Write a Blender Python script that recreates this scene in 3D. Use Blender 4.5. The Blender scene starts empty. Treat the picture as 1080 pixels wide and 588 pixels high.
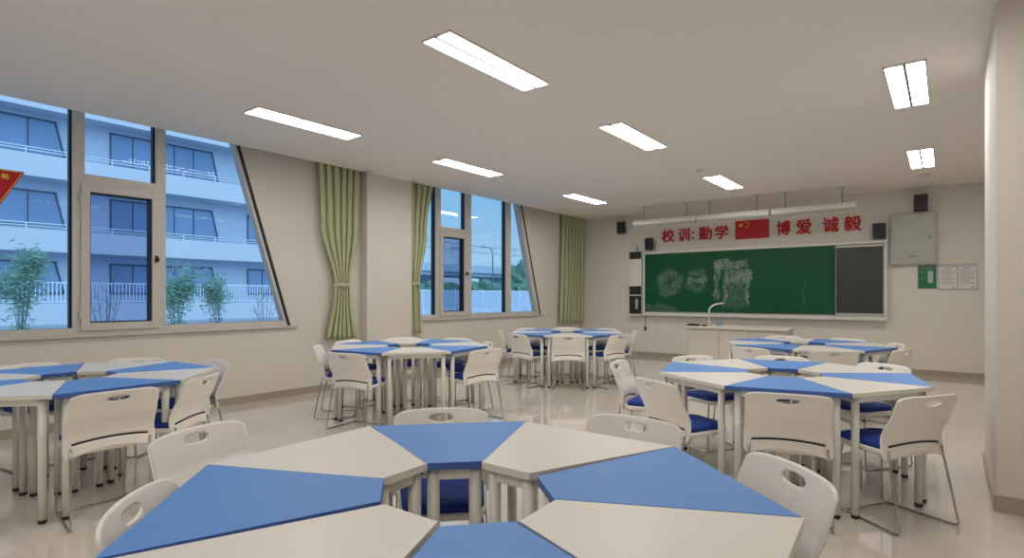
import bpy, bmesh, math, random
from mathutils import Vector, Matrix
random.seed(7)
PI = math.pi
sc = bpy.context.scene
C = sc.collection
H = 3.115            # ceiling height
YF = 11.6            # board wall
XL = -6.85           # window wall face
XR = 1.14            # right wall face
YB = -1.6            # wall behind the viewer

# ------------------------------------------------------------------ materials
def L(r, g, b):
    f = lambda c: (c / 255 / 12.92) if c / 255 <= .04045 else ((c / 255 + .055) / 1.055) ** 2.4
    return (f(r), f(g), f(b), 1)

def mat(name, col, rough=.5, metal=0., spec=.5, noise=0., nscale=8., bump=0., bscale=60., emit=None, estr=0., trans=None, coat=0.):
    m = bpy.data.materials.new(name); m.use_nodes = True
    nt = m.node_tree; N = nt.nodes; p = N['Principled BSDF']
    p.inputs['Base Color'].default_value = col
    p.inputs['Roughness'].default_value = rough
    p.inputs['Metallic'].default_value = metal
    p.inputs['Specular IOR Level'].default_value = spec
    p.inputs['Coat Weight'].default_value = coat
    tc = None
    if noise or bump:
        tc = N.new('ShaderNodeTexCoord')
    if noise:
        n = N.new('ShaderNodeTexNoise'); n.inputs['Scale'].default_value = nscale; n.inputs['Detail'].default_value = 4
        nt.links.new(tc.outputs['Object'], n.inputs['Vector'])
        r = N.new('ShaderNodeMapRange'); r.inputs['To Min'].default_value = 1 - noise; r.inputs['To Max'].default_value = 1 + noise
        nt.links.new(n.outputs['Fac'], r.inputs['Value'])
        mx = N.new('ShaderNodeMix'); mx.data_type = 'RGBA'; mx.blend_type = 'MULTIPLY'; mx.inputs[0].default_value = 1
        mx.inputs[6].default_value = col
        nt.links.new(r.outputs['Result'], mx.inputs[7])
        nt.links.new(mx.outputs[2], p.inputs['Base Color'])
    if bump:
        n = N.new('ShaderNodeTexNoise'); n.inputs['Scale'].default_value = bscale
        nt.links.new(tc.outputs['Object'], n.inputs['Vector'])
        b = N.new('ShaderNodeBump'); b.inputs['Strength'].default_value = bump; b.inputs['Distance'].default_value = .002
        nt.links.new(n.outputs['Fac'], b.inputs['Height']); nt.links.new(b.outputs['Normal'], p.inputs['Normal'])
    if emit:
        p.inputs['Emission Color'].default_value = emit; p.inputs['Emission Strength'].default_value = estr
    if trans:
        p.inputs['Subsurface Weight'].default_value = 0
        t = N.new('ShaderNodeBsdfTranslucent'); t.inputs['Color'].default_value = col
        ms = N.new('ShaderNodeMixShader'); ms.inputs[0].default_value = trans
        nt.links.new(p.outputs[0], ms.inputs[1]); nt.links.new(t.outputs[0], ms.inputs[2])
        nt.links.new(ms.outputs[0], N['Material Output'].inputs[0])
    return m

M = {}
M['wall'] = mat('wall_paint', (.66, .62, .56, 1), .75, noise=.03, nscale=1.5, bump=.15, bscale=120)
M['front'] = mat('front_wall_paint', (.70, .66, .60, 1), .7, noise=.02, nscale=1.2, bump=.1, bscale=120)
M['ceiling'] = mat('ceiling_paint', (.87, .815, .76, 1), .85, noise=.02, nscale=.6)
M['skirt'] = mat('baseboard_tile', (.36, .32, .255, 1), .3, noise=.05)
M['deskwhite'] = mat('white_laminate', (.70, .67, .62, 1), .38, spec=.4, noise=.012, nscale=3)
M['deskblue'] = mat('blue_laminate', (.115, .275, .64, 1), .48, spec=.25, noise=.03, nscale=4)
M['blueedge'] = mat('blue_edge_band', (.05, .12, .40, 1), .4)
M['whiteedge'] = mat('white_edge_band', (.70, .67, .60, 1), .4)
M['legwhite'] = mat('powder_coated_steel', (.70, .68, .62, 1), .32, spec=.5)
M['black'] = mat('black_plastic', (.012, .011, .011, 1), .5)
M['darkglass'] = mat('dark_screen', (.045, .05, .042, 1), .22, spec=.4)
M['seat'] = mat('blue_seat_fabric', (.004, .035, .26, 1), .8, bump=.4, bscale=500)
M['chrome'] = mat('chrome', (.45, .43, .40, 1), .2, metal=1)
M['alu'] = mat('white_aluminium', (.68, .66, .61, 1), .35, metal=.0, spec=.6)
M['winframe'] = mat('beige_window_frame', (.56, .53, .49, 1), .4)
M['gasket'] = mat('dark_gasket', (.008, .009, .014, 1), .5)
M['curtain'] = mat('green_curtain', (.50, .54, .32, 1), .9, noise=.06, nscale=25, trans=.15)
M['sill'] = mat('stone_sill', (.56, .52, .45, 1), .35, noise=.04)
M['red'] = mat('red_acrylic', (.50, .012, .02, 1), .3, spec=.4)
M['redmatt'] = mat('red_letter_board', (.50, .012, .02, 1), .5, spec=.3)
M['gold'] = mat('gold_yellow', (.85, .55, .06, 1), .4)
M['cabinet'] = mat('grey_green_steel', (.42, .42, .37, 1), .4)
M['greenposter'] = mat('green_poster', (.01, .16, .06, 1), .25)
M['paper'] = mat('white_paper', (.72, .69, .64, 1), .6)
M['ink'] = mat('grey_print', (.30, .28, .26, 1), .7)
M['lightblue'] = mat('pale_blue_plastic', (.42, .47, .50, 1), .4)
M['benchw'] = mat('cream_bench', (.66, .62, .55, 1), .4)
M['fixture'] = mat('fixture_white', (.75, .73, .68, 1), .4)
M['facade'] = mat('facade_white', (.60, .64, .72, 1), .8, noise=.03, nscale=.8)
M['facade2'] = mat('facade_recess_shaded', (.47, .56, .69, 1), .85, noise=.03, nscale=.8)  # recessed wall, with the shading under the balconies put into its darker colour
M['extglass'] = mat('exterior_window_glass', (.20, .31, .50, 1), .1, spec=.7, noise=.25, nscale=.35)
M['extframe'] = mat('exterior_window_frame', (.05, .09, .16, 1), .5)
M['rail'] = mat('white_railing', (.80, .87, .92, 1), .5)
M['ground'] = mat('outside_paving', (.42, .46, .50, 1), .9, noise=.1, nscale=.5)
M['leafy'] = mat('young_leaves', (.36, .55, .44, 1), .7, noise=.25, nscale=9, trans=.35)
M['bark'] = mat('thin_bark', (.20, .22, .22, 1), .8)
M['farleaf'] = mat('far_tree_foliage', (.16, .32, .24, 1), .85, noise=.5, nscale=1.2)
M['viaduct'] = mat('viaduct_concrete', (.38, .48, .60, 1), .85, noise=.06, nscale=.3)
M['hoarding'] = mat('blue_white_hoarding', (.60, .72, .88, 1), .5, noise=.06, nscale=.8)
M['pole'] = mat('grey_pole', (.22, .30, .38, 1), .5)

def emis(name, col, s):
    m = bpy.data.materials.new(name); m.use_nodes = True
    nt = m.node_tree; nt.nodes.clear()
    e = nt.nodes.new('ShaderNodeEmission'); o = nt.nodes.new('ShaderNodeOutputMaterial')
    tc = nt.nodes.new('ShaderNodeTexCoord'); w = nt.nodes.new('ShaderNodeTexWave')
    w.bands_direction = 'Y'; w.inputs['Scale'].default_value = 9.; w.inputs['Distortion'].default_value = 0
    r = nt.nodes.new('ShaderNodeMapRange'); r.inputs['To Min'].default_value = .8; r.inputs['To Max'].default_value = 1.15
    mu = nt.nodes.new('ShaderNodeMath'); mu.operation = 'MULTIPLY'; mu.inputs[1].default_value = s
    nt.links.new(tc.outputs['Object'], w.inputs[0]); nt.links.new(w.outputs['Fac'], r.inputs['Value'])
    nt.links.new(r.outputs[0], mu.inputs[0]); nt.links.new(mu.outputs[0], e.inputs['Strength'])
    e.inputs[0].default_value = col
    nt.links.new(e.outputs[0], o.inputs[0]); return m
M['lamp'] = emis('lamp_diffuser', (1, .965, .91, 1), 19.)

def glass(name, tint, refl):
    m = bpy.data.materials.new(name); m.use_nodes = True
    nt = m.node_tree; nt.nodes.clear(); N = nt.nodes
    o = N.new('ShaderNodeOutputMaterial'); t = N.new('ShaderNodeBsdfTransparent'); g = N.new('ShaderNodeBsdfGlossy')
    f = N.new('ShaderNodeFresnel'); f.inputs[0].default_value = 1.45
    mu = N.new('ShaderNodeMath'); mu.operation = 'MULTIPLY'; mu.inputs[1].default_value = refl
    t.inputs[0].default_value = tint; g.inputs['Roughness'].default_value = .01
    mx = N.new('ShaderNodeMixShader')
    nt.links.new(f.outputs[0], mu.inputs[0]); nt.links.new(mu.outputs[0], mx.inputs[0])
    nt.links.new(t.outputs[0], mx.inputs[1]); nt.links.new(g.outputs[0], mx.inputs[2]); nt.links.new(mx.outputs[0], o.inputs[0])
    return m
M['glass'] = glass('window_glass', (.97, .99, 1, 1), .22)
M['glassdark'] = glass('openable_sash_glass', (.70, .74, .82, 1), .4)

def floor_mat():
    m = mat('polished_floor_tile', (.66, .61, .545, 1), .13, spec=.6, coat=.7)
    nt = m.node_tree; N = nt.nodes; p = N['Principled BSDF']
    tc = N.new('ShaderNodeTexCoord'); b = N.new('ShaderNodeTexBrick')
    b.offset = 0; b.inputs['Scale'].default_value = 1.25; b.inputs['Mortar Size'].default_value = .0025
    b.inputs['Brick Width'].default_value = 1; b.inputs['Row Height'].default_value = 1
    b.inputs['Color1'].default_value = (.66, .61, .545, 1); b.inputs['Color2'].default_value = (.645, .595, .53, 1)
    b.inputs['Mortar'].default_value = (.53, .49, .44, 1)
    n = N.new('ShaderNodeTexNoise'); n.inputs['Scale'].default_value = 2.2; n.inputs['Detail'].default_value = 6
    r = N.new('ShaderNodeMapRange'); r.inputs['To Min'].default_value = .9; r.inputs['To Max'].default_value = 1.08
    mx = N.new('ShaderNodeMix'); mx.data_type = 'RGBA'; mx.blend_type = 'MULTIPLY'; mx.inputs[0].default_value = 1
    l = nt.links.new
    l(tc.outputs['Object'], b.inputs['Vector']); l(tc.outputs['Object'], n.inputs['Vector']); l(n.outputs['Fac'], r.inputs['Value'])
    l(b.outputs['Color'], mx.inputs[6]); l(r.outputs[0], mx.inputs[7]); l(mx.outputs[2], p.inputs['Base Color'])
    n2 = N.new('ShaderNodeTexNoise'); n2.inputs['Scale'].default_value = 3.5
    r2 = N.new('ShaderNodeMapRange'); r2.inputs['To Min'].default_value = .04; r2.inputs['To Max'].default_value = .10
    l(tc.outputs['Object'], n2.inputs['Vector']); l(n2.outputs['Fac'], r2.inputs['Value']); l(r2.outputs[0], p.inputs['Roughness'])
    return m
M['floor'] = floor_mat()

def board_mat():
    """green chalkboard with hand-wiped chalk smudges (wear with a shape of its own)"""
    m = mat('green_chalkboard', (.004, .082, .03, 1), .35, spec=.2)
    nt = m.node_tree; N = nt.nodes; p = N['Principled BSDF']; l = nt.links.new
    tc = N.new('ShaderNodeTexCoord'); sx = N.new('ShaderNodeSeparateXYZ')
    dn = N.new('ShaderNodeTexNoise'); dn.inputs['Scale'].default_value = 3.2; dn.inputs['Detail'].default_value = 3; l(tc.outputs['Object'], dn.inputs['Vector'])
    dm = N.new('ShaderNodeVectorMath'); dm.operation = 'MULTIPLY_ADD'; dm.inputs[1].default_value = (.34, 0, .34); l(dn.outputs['Color'], dm.inputs[0])
    da = N.new('ShaderNodeVectorMath'); da.operation = 'SUBTRACT'; da.inputs[1].default_value = (.17, 0, .17); l(tc.outputs['Object'], da.inputs[0]); l(da.outputs[0], dm.inputs[2])
    l(dm.outputs[0], sx.inputs[0])
    def mth(op, a, b=None, c=None):
        n = N.new('ShaderNodeMath'); n.operation = op
        for i, v in enumerate((a, b, c)):
            if v is None: continue
            if isinstance(v, (int, float)): n.inputs[i].default_value = v
            else: l(v, n.inputs[i])
        return n.outputs[0]
    def ell(cx, cz, rx, rz, inner=0.):
        a = mth('DIVIDE', mth('SUBTRACT', sx.outputs[0], cx), rx); b = mth('DIVIDE', mth('SUBTRACT', sx.outputs[2], cz), rz)
        d = mth('SQRT', mth('ADD', mth('MULTIPLY', a, a), mth('MULTIPLY', b, b)))
        r = N.new('ShaderNodeMapRange'); r.inputs['From Min'].default_value = 1.15; r.inputs['From Max'].default_value = .8; l(d, r.inputs['Value'])
        o = r.outputs[0]
        if inner:
            r2 = N.new('ShaderNodeMapRange'); r2.inputs['From Min'].default_value = inner - .15; r2.inputs['From Max'].default_value = inner + .1; l(d, r2.inputs['Value'])
            o = mth('MULTIPLY', o, mth('ADD', mth('MULTIPLY', r2.outputs[0], .75), .25))
        return o
    def box(cx, cz, rx, rz):
        a = mth('ABSOLUTE', mth('DIVIDE', mth('SUBTRACT', sx.outputs[0], cx), rx)); b = mth('ABSOLUTE', mth('DIVIDE', mth('SUBTRACT', sx.outputs[2], cz), rz))
        d = mth('MAXIMUM', a, b)
        r = N.new('ShaderNodeMapRange'); r.inputs['From Min'].default_value = 1.12; r.inputs['From Max'].default_value = .85; l(d, r.inputs['Value'])
        return r.outputs[0]
    def noise(sxc, szc, scale, lo, hi):
        mp = N.new('ShaderNodeMapping'); mp.inputs['Scale'].default_value = (sxc, 1, szc); mp.inputs['Rotation'].default_value = (0, .5, 0)
        l(tc.outputs['Object'], mp.inputs['Vector'])
        n = N.new('ShaderNodeTexNoise'); n.inputs['Scale'].default_value = scale; n.inputs['Detail'].default_value = 6; l(mp.outputs[0], n.inputs['Vector'])
        r = N.new('ShaderNodeMapRange'); r.inputs['From Min'].default_value = lo; r.inputs['From Max'].default_value = hi; l(n.outputs['Fac'], r.inputs['Value'])
        return r.outputs[0]
    streak = noise(3, 1, 9, .35, .75); fine = noise(1, 4, 14, .35, .7)
    shapes = [(ell(-4.66, 1.60, .26, .28, .35), .38), (ell(-4.08, 1.64, .22, .24, .6), .34), (box(-4.08, 1.63, .2, .06), .45),
              (box(-3.40, 1.95, .30, .09), .75), (box(-3.66, 1.62, .05, .36), .6), (box(-3.31, 1.70, .23, .13), .65),
              (box(-3.50, 1.40, .025, .33), .6), (box(-3.07, 1.45, .025, .36), .6), (ell(-3.3, 1.35, .25, .3), .3),
              (ell(-4.9, 1.05, .4, .10), .25), (box(-2.06, 1.45, .012, .30), .22), (ell(-2.8, 1.6, 2.6, .9), .02)]
    tot = None
    for s, w in shapes:
        v = mth('MULTIPLY', s, w); tot = v if tot is None else mth('ADD', tot, v)
    msk = mth('MULTIPLY', tot, mth('ADD', mth('MULTIPLY', streak, .8), mth('MULTIPLY', fine, .5)))
    msk = mth('MINIMUM', msk, .6)
    mx = N.new('ShaderNodeMix'); mx.data_type = 'RGBA'; l(msk, mx.inputs[0])
    mx.inputs[6].default_value = (.004, .082, .03, 1); mx.inputs[7].default_value = (.40, .46, .40, 1)
    l(mx.outputs[2], p.inputs['Base Color'])
    return m
M['board'] = board_mat()

def rib_mat():
    m = mat('white_chair_plastic', (.84, .80, .745, 1), .35, spec=.45)
    nt = m.node_tree; N = nt.nodes; p = N['Principled BSDF']; l = nt.links.new
    tc = N.new('ShaderNodeTexCoord'); w = N.new('ShaderNodeTexWave'); w.bands_direction = 'Z'; w.inputs['Scale'].default_value = 22
    l(tc.outputs['Object'], w.inputs[0])
    b = N.new('ShaderNodeBump'); b.inputs['Strength'].default_value = .12; b.inputs['Distance'].default_value = .0015
    l(w.outputs['Fac'], b.inputs['Height']); l(b.outputs['Normal'], p.inputs['Normal'])
    return m
M['plastic'] = rib_mat()

# ------------------------------------------------------------------ mesh builder
class MB:
    def __init__(s): s.v = []; s.f = []; s.sm = []; s.mi = []
    def _add(s, v, f, smooth=False, mi=0):
        o = len(s.v); s.v += [tuple(x) for x in v]
        for q in f: s.f.append([i + o for i in q]); s.sm.append(smooth); s.mi.append(mi)
        return s
    def box(s, x0, x1, y0, y1, z0, z1, mtx=None, mi=0):
        v = [Vector(p) for p in ((x0, y0, z0), (x1, y0, z0), (x1, y1, z0), (x0, y1, z0), (x0, y0, z1), (x1, y0, z1), (x1, y1, z1), (x0, y1, z1))]
        if mtx is not None: v = [mtx @ p for p in v]
        return s._add(v, [(0, 3, 2, 1), (4, 5, 6, 7), (0, 1, 5, 4), (1, 2, 6, 5), (2, 3, 7, 6), (3, 0, 4, 7)], False, mi)
    def prism(s, poly, a, b, axis='z', mi=0):
        """poly extruded from a to b along axis; poly gives the two other coordinates in order (x,y) / (x,z) / (y,z)"""
        def P(p, t): return {'z': (p[0], p[1], t), 'y': (p[0], t, p[1]), 'x': (t, p[0], p[1])}[axis]
        n = len(poly); v = [P(p, a) for p in poly] + [P(p, b) for p in poly]
        f = [tuple(range(n))[::-1], tuple(range(n, 2 * n))] + [(i, (i + 1) % n, (i + 1) % n + n, i + n) for i in range(n)]
        return s._add(v, f, False, mi)
    def tube(s, pts, r, n=10, closed=False, mi=0):
        pts = [Vector(p) for p in pts]; rr = r if isinstance(r, (list, tuple)) else [r] * len(pts)
        v = []; f = []; up = None
        for i, p in enumerate(pts):
            if closed: t = (pts[(i + 1) % len(pts)] - pts[i - 1])
            else: t = pts[min(i + 1, len(pts) - 1)] - pts[max(i - 1, 0)]
            t.normalize()
            if up is None: up = Vector((0, 0, 1)) if abs(t.z) < .9 else Vector((1, 0, 0))
            a = up - t * up.dot(t); a.normalize(); up = a; b = t.cross(a)
            for k in range(n):
                an = 2 * PI * k / n; v.append(p + (a * math.cos(an) + b * math.sin(an)) * rr[i])
        m = len(pts)
        for i in range(m if closed else m - 1):
            for k in range(n):
                j = (i + 1) % m
                f.append((i * n + k, i * n + (k + 1) % n, j * n + (k + 1) % n, j * n + k))
        s._add(v, f, True, mi)
        if not closed:
            o = len(s.v) - len(v)
            s.f.append([o + k for k in range(n)][::-1]); s.sm.append(False); s.mi.append(mi)
            s.f.append([o + (m - 1) * n + k for k in range(n)]); s.sm.append(False); s.mi.append(mi)
        return s
    def grid(s, fn, nu, nv, smooth=True, skip=None, mi=0):
        v = [fn(i / nu, j / nv) for j in range(nv + 1) for i in range(nu + 1)]
        f = []
        for j in range(nv):
            for i in range(nu):
                if skip and skip(i, j): continue
                f.append((j * (nu + 1) + i, j * (nu + 1) + i + 1, (j + 1) * (nu + 1) + i + 1, (j + 1) * (nu + 1) + i))
        return s._add(v, f, smooth, mi)
    def build(s, name, mats, parent=None, loc=None, bevel=0, solid=0, subsurf=0):
        me = bpy.data.meshes.new(name); me.from_pydata(s.v, [], s.f); me.update()
        for i, p in enumerate(me.polygons): p.use_smooth = s.sm[i]; p.material_index = s.mi[i]
        if not isinstance(mats, (list, tuple)): mats = [mats]
        for m in mats: me.materials.append(m)
        bm = bmesh.new(); bm.from_mesh(me); bmesh.ops.remove_doubles(bm, verts=bm.verts, dist=1e-6)
        bmesh.ops.recalc_face_normals(bm, faces=bm.faces); bm.to_mesh(me); bm.free()
        o = bpy.data.objects.new(name, me); C.objects.link(o)
        if bevel or solid or subsurf:
            if solid: q = o.modifiers.new('s', 'SOLIDIFY'); q.thickness = solid; q.offset = 0
            if bevel: q = o.modifiers.new('b', 'BEVEL'); q.width = bevel; q.segments = 2; q.limit_method = 'ANGLE'
            if subsurf: q = o.modifiers.new('u', 'SUBSURF'); q.levels = subsurf; q.render_levels = subsurf
            dg = bpy.context.evaluated_depsgraph_get(); dg.update()
            nm = bpy.data.meshes.new_from_object(o.evaluated_get(dg)); o.modifiers.clear(); o.data = nm
            nm.name = name
        if parent is not None: o.parent = parent
        if loc is not None: o.location = loc
        return o

def tag(o, label, cat, group=None, kind=None):
    o['label'] = label
    if kind: o['kind'] = kind
    if cat: o['category'] = cat
    if group: o['group'] = group
    return o
def thing(name, label, cat, loc=(0, 0, 0), rz=0, group=None):
    o = bpy.data.objects.new(name, None); C.objects.link(o); o.location = loc; o.rotation_euler = (0, 0, rz)
    o.empty_display_size = .1
    return tag(o, label, cat, group)
def struct(o): o['kind'] = 'structure'; return o
def copy_tree(o, parent=None):
    c = o.copy(); C.objects.link(c)
    if parent is not None: c.parent = parent
    for ch in list(o.children): copy_tree(ch, c)
    return c

# ------------------------------------------------------------------ room shell
struct(MB().box(XL - .25, XR + .2, YB - .2, YF + .2, -.15, 0).build('floor', M['floor']))
cb = MB().box(-6.70, XR + .2, YB - .2, YF + .2, H, H + .25)
cb.box(XL - .2, -6.70, YB - .2, YF + .2, H + .235, H + .4)
struct(cb.build('ceiling', M['ceiling']))
struct(MB().box(XL - .2, XR + .2, YF, YF + .2, 0, H + .3).build('wall_front', M['front']))
struct(MB().box(XR, XR + .2, YB, YF, 0, H + .1).build('wall_right', M['wall']))
struct(MB().box(XL - .2, XR + .2, YB - .2, YB, 0, H + .3).build('wall_back', M['wall']))
ZT = H + .235
SL = .302
def L1(z): return 3.40 + (3.12 - z) * SL
def L2(z): return 9.17 + (3.13 - z) * SL
w = MB()
x0, x1 = XL - .2, XL
w.box(x0, x1, YB, YF, 0, .93)
w.box(x0, x1, YB, -.75, .93, ZT)
w.prism([(L1(.93) + .03, .93), (6.30, .93), (6.30, ZT), (L1(ZT) + .03, ZT)], x0, x1, 'x')
w.prism([(L2(.93) + .03, .93), (YF, .93), (YF, ZT), (L2(ZT) + .03, ZT)], x0, x1, 'x')
struct(w.build('wall_left', M['wall']))
struct(MB().box(XL, -6.70, 5.23, 6.09, 0, H + .23).build('wall_left_pier', M['wall']))
struct(MB().box(.24, XR, 4.55, 5.82, 0, H).build('wall_right_pier', M['wall']))
b = MB().box(XL, XL + .012, YB, 5.23, 0, .09).box(XL, XL + .012, 6.10, YF, 0, .09).box(-6.70, -6.688, 5.22, 6.10, 0, .09)
struct(b.build('baseboard_left', M['skirt']))
struct(MB().box(XL + .012, XR, YF - .012, YF, 0, .09).build('baseboard_front', M['skirt']))
b = MB().box(.228, XR, 4.538, 4.55, 0, .1).box(.228, .24, 4.5505, 5.82, 0, .1).box(XR - .012, XR, 5.82, YF - .012, 0, .09).box(XR - .012, XR, YB, 4.538, 0, .09)
struct(b.build('baseboard_right', M['skirt']))

# ------------------------------------------------------------------ windows (inner face XF, dark body behind, glass at XG)
XF = XL + .02; XM = XL - .012; XD = XL - .085; XG = XL - .078
def window(name, y0, Lf, mull, sash, wide):
    root = bpy.data.objects.new(name, None); C.objects.link(root); root.location = (XL, (y0 + Lf(1.0)) / 2, .93); struct(root)
    def rel(o): o.parent = root; o.matrix_parent_inverse = Matrix.Translation(root.location).inverted(); return o
    fr = MB(); gk = MB()
    def member(poly):
        fr.prism(poly, XM, XF, 'x'); gk.prism(poly, XD, XM, 'x')
    member([(y0, .93), (Lf(.93), .93), (Lf(1.0), 1.0), (y0, 1.0)])
    member([(y0, 3.30), (Lf(3.30), 3.30), (Lf(ZT), ZT), (y0, ZT)])
    member([(y0, 1.0), (y0 + .06, 1.0), (y0 + .06, 3.3), (y0, 3.3)])
    fr.prism([(Lf(1.0) - wide, 1.0), (Lf(1.0), 1.0), (Lf(3.3), 3.3), (Lf(3.3) - wide, 3.3)], XD, XF, 'x')
    gk.prism([(Lf(.93) - .012, .93), (Lf(.93) + .03, .93), (Lf(ZT) + .03, ZT), (Lf(ZT) - .012, ZT)], XF, XF + .004, 'x')  # dark strip drawn for the shadow gap between slanted jamb and wall
    for a, c in mull:
        member([(a, 1.0), (c, 1.0), (c, 3.3), (a, 3.3)]); gk.prism([(a - .016, 1.0), (a, 1.0), (a, 3.3), (a - .016, 3.3)], XD + .002, XM - .01, 'x')
    sa, sb, st, tr = sash
    member([(sa, st), (sb, st), (sb, tr), (sa, tr)])
    rel(fr.build('window_frame', M['winframe'], bevel=.002)); rel(gk.build('window_gasket_shadow_gap', M['gasket']))
    # glass: one pane per opening
    es = [y0 + .06] + [v for m_ in mull for v in m_] + [None]
    for i in range(0, len(es), 2):
        a, c = es[i], es[i + 1]
        if c is None: poly = [(a, 1.0), (Lf(1.0) - wide, 1.0), (Lf(3.3) - wide, 3.3), (a, 3.3)]
        elif abs(a - sa) < .02: poly = [(a, tr), (c, tr), (c, 3.3), (a, 3.3)]
        else: poly = [(a, 1.0), (c, 1.0), (c, 3.3), (a, 3.3)]
        rel(MB().prism(poly, XG - .003, XG + .003, 'x').build('glass_pane', M['glass']))
    # opening sash in front of the fixed frame
    s_ = MB(); e = .075; X2 = XF + .018
    so = rel(MB().box(XM, X2, sa - .035, sa + e - .035, .97, st).box(XM, X2, sb - e + .035, sb + .035, .97, st)
             .box(XM, X2, sa - .035 + e, sb + .035 - e, .97, .97 + e).box(XM, X2, sa - .035 + e, sb + .035 - e, st - e, st).build('window_sash', M['winframe'], bevel=.003))
    g2 = MB(); i0, i1, j0, j1 = sa + e - .035, sb - e + .035, .97 + e, st - e; k = .012
    g2.box(XD, XM + .02, i0 - .02, i0 + k, j0 - .02, j1 + .02).box(XD, XM + .02, i1 - k, i1 + .02, j0 - .02, j1 + .02)
    g2.box(XD, XM + .02, i0, i1, j0 - .02, j0 + k).box(XD, XM + .02, i0, i1, j1 - k, j1 + .02)
    g = rel(g2.build('sash_gasket', M['gasket']))
    rel(MB().box(XG - .003, XG + .003, i0 + k, i1 - k, j0 + k, j1 - k).build('sash_glass', M['glassdark']))
    h = MB(); hy = sb + .0; hz = 1.72
    h.box(X2, X2 + .012, hy - .014, hy + .014, hz - .035, hz + .035); h.tube([(X2 + .01, hy, hz), (X2 + .045, hy, hz)], .009)
    h.box(X2 + .038, X2 + .05, hy - .012, hy + .012, hz - .03, hz + .014)
    rel(h.build('window_handle', M['black'], bevel=.002))
    hg = MB()
    for z in (1.12, 2.28): hg.tube([(X2 + .006, sa - .04, z - .04), (X2 + .006, sa - .04, z + .04)], .009)
    rel(hg.build('hinge', M['winframe']))
    return root
window('window_1', -.75, L1, [(.42, .53), (1.76, 1.86), (2.50, 2.60)], (1.86, 2.50, 2.44, 2.54), .045)
window('window_2', 6.30, L2, [(6.76, 6.88), (7.50, 7.66), (8.68, 8.83)], (6.88, 7.50, 2.41, 2.50), .13)
for n, a, c in (('trim_1', -.78, L1(.93) + .12), ('trim_2', 6.42, L2(.93) + .12)):
    struct(MB().box(XL + .0, XL + .04, a, c, .905, .93).build(n, M['sill'], bevel=.004))

# ------------------------------------------------------------------ curtains
def curtain(label, prof, folds, tie=None, xc=-6.775, amp=.04, top=H + .225, bot=.715):
    """prof: list of (z, y_left, y_right)"""
    def edge(z):
        for (za, a0, a1), (zb, b0, b1) in zip(prof, prof[1:]):
            if za >= z >= zb:
                t = (za - z) / (za - zb); t = t * t * (3 - 2 * t); return a0 + (b0 - a0) * t, a1 + (b1 - a1) * t
        return prof[-1][1:]
    ym = (prof[0][1] + prof[0][2]) / 2
    root = thing('curtain', label, 'curtain', (xc, ym, bot), 0, 'green window curtains')
    n = folds * 10
    def fn(u, v):
        z = top + (bot - top) * v; a, c = edge(z); wd = (c - a) / (prof[0][2] - prof[0][1])
        ph = u * folds * 2 * PI + .5 * math.sin(u * 9 + v * 2)
        am = amp * min(1.15, .55 + .45 / max(.3, wd) * .5) * (1 - .4 * math.sin(v * PI) * (0 if not tie else 1))
        y = a + (c - a) * u + .18 * (c - a) / folds * math.sin(ph * 2 + .6)
        vv = abs(math.sin(ph / 2)) ** .8
        return (am * (2 * vv - 1.1) + .006 * math.sin(u * 40 + v * 7), y - ym, z - bot)
    MB().grid(fn, n, 36).build('curtain_cloth', M['curtain'], root, solid=.003)
    if tie:
        a, c = edge(tie)
        t = MB(); pts = []
        for k in range(24):
            an = 2 * PI * k / 24; pts.append(((amp + .008) * math.cos(an), (a + c) / 2 - ym + ((c - a) / 2 + .012) * math.sin(an), tie - bot + .01 * math.cos(an)))
        for k in range(24):
            p, q = pts[k], pts[(k + 1) % 24]
            t._add([(p[0], p[1], p[2] - .028), (q[0], q[1], q[2] - .028), (q[0], q[1], q[2] + .028), (p[0], p[1], p[2] + .028)], [(0, 1, 2, 3)], True)
        t.build('curtain_tieback', M['curtain'], root, solid=.004)
    r = MB().box(-.02, .02, prof[0][1] - ym - .02, prof[0][2] - ym + .02, top - bot - .0, top - bot + .012)
    r.build('curtain_track', M['alu'], root)
    return root
curtain('green curtain gathered by a tieback right of the large left window', [(3.4, 4.45, 5.17), (2.3, 4.50, 5.13), (1.47, 4.72, 4.97), (1.3, 4.70, 4.99), (.6, 4.57, 5.10)], 6, 1.46, amp=.055)
curtain('narrow green curtain half hidden behind the wall pier, tied back', [(3.4, 6.13, 6.66), (2.3, 6.13, 6.50), (1.52, 6.125, 6.33), (1.3, 6.125, 6.35), (.6, 6.125, 6.37)], 4, 1.50, amp=.038)
curtain('green curtain hanging loose in the corner left of the blackboard wall', [(3.4, 10.62, 11.52), (1.8, 10.56, 11.52), (.6, 10.48, 11.52)], 7, amp=.055)
for y, lab in ((5.17, 'small white curtain track bracket on the ceiling at the left edge of the pier'), (6.02, 'small white curtain track bracket on the ceiling at the right edge of the pier')):
    q = MB().box(-.06, .05, -.012, .012, -.012, 0).box(-.012, .012, -.03, .03, -.03, -.012).tube([(.05, 0, -.006), (.05, 0, -.04)], .006)
    tag(q.build('curtain_bracket', M['alu'], loc=(-6.60, y, H)), lab, 'bracket', 'curtain brackets')

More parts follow.
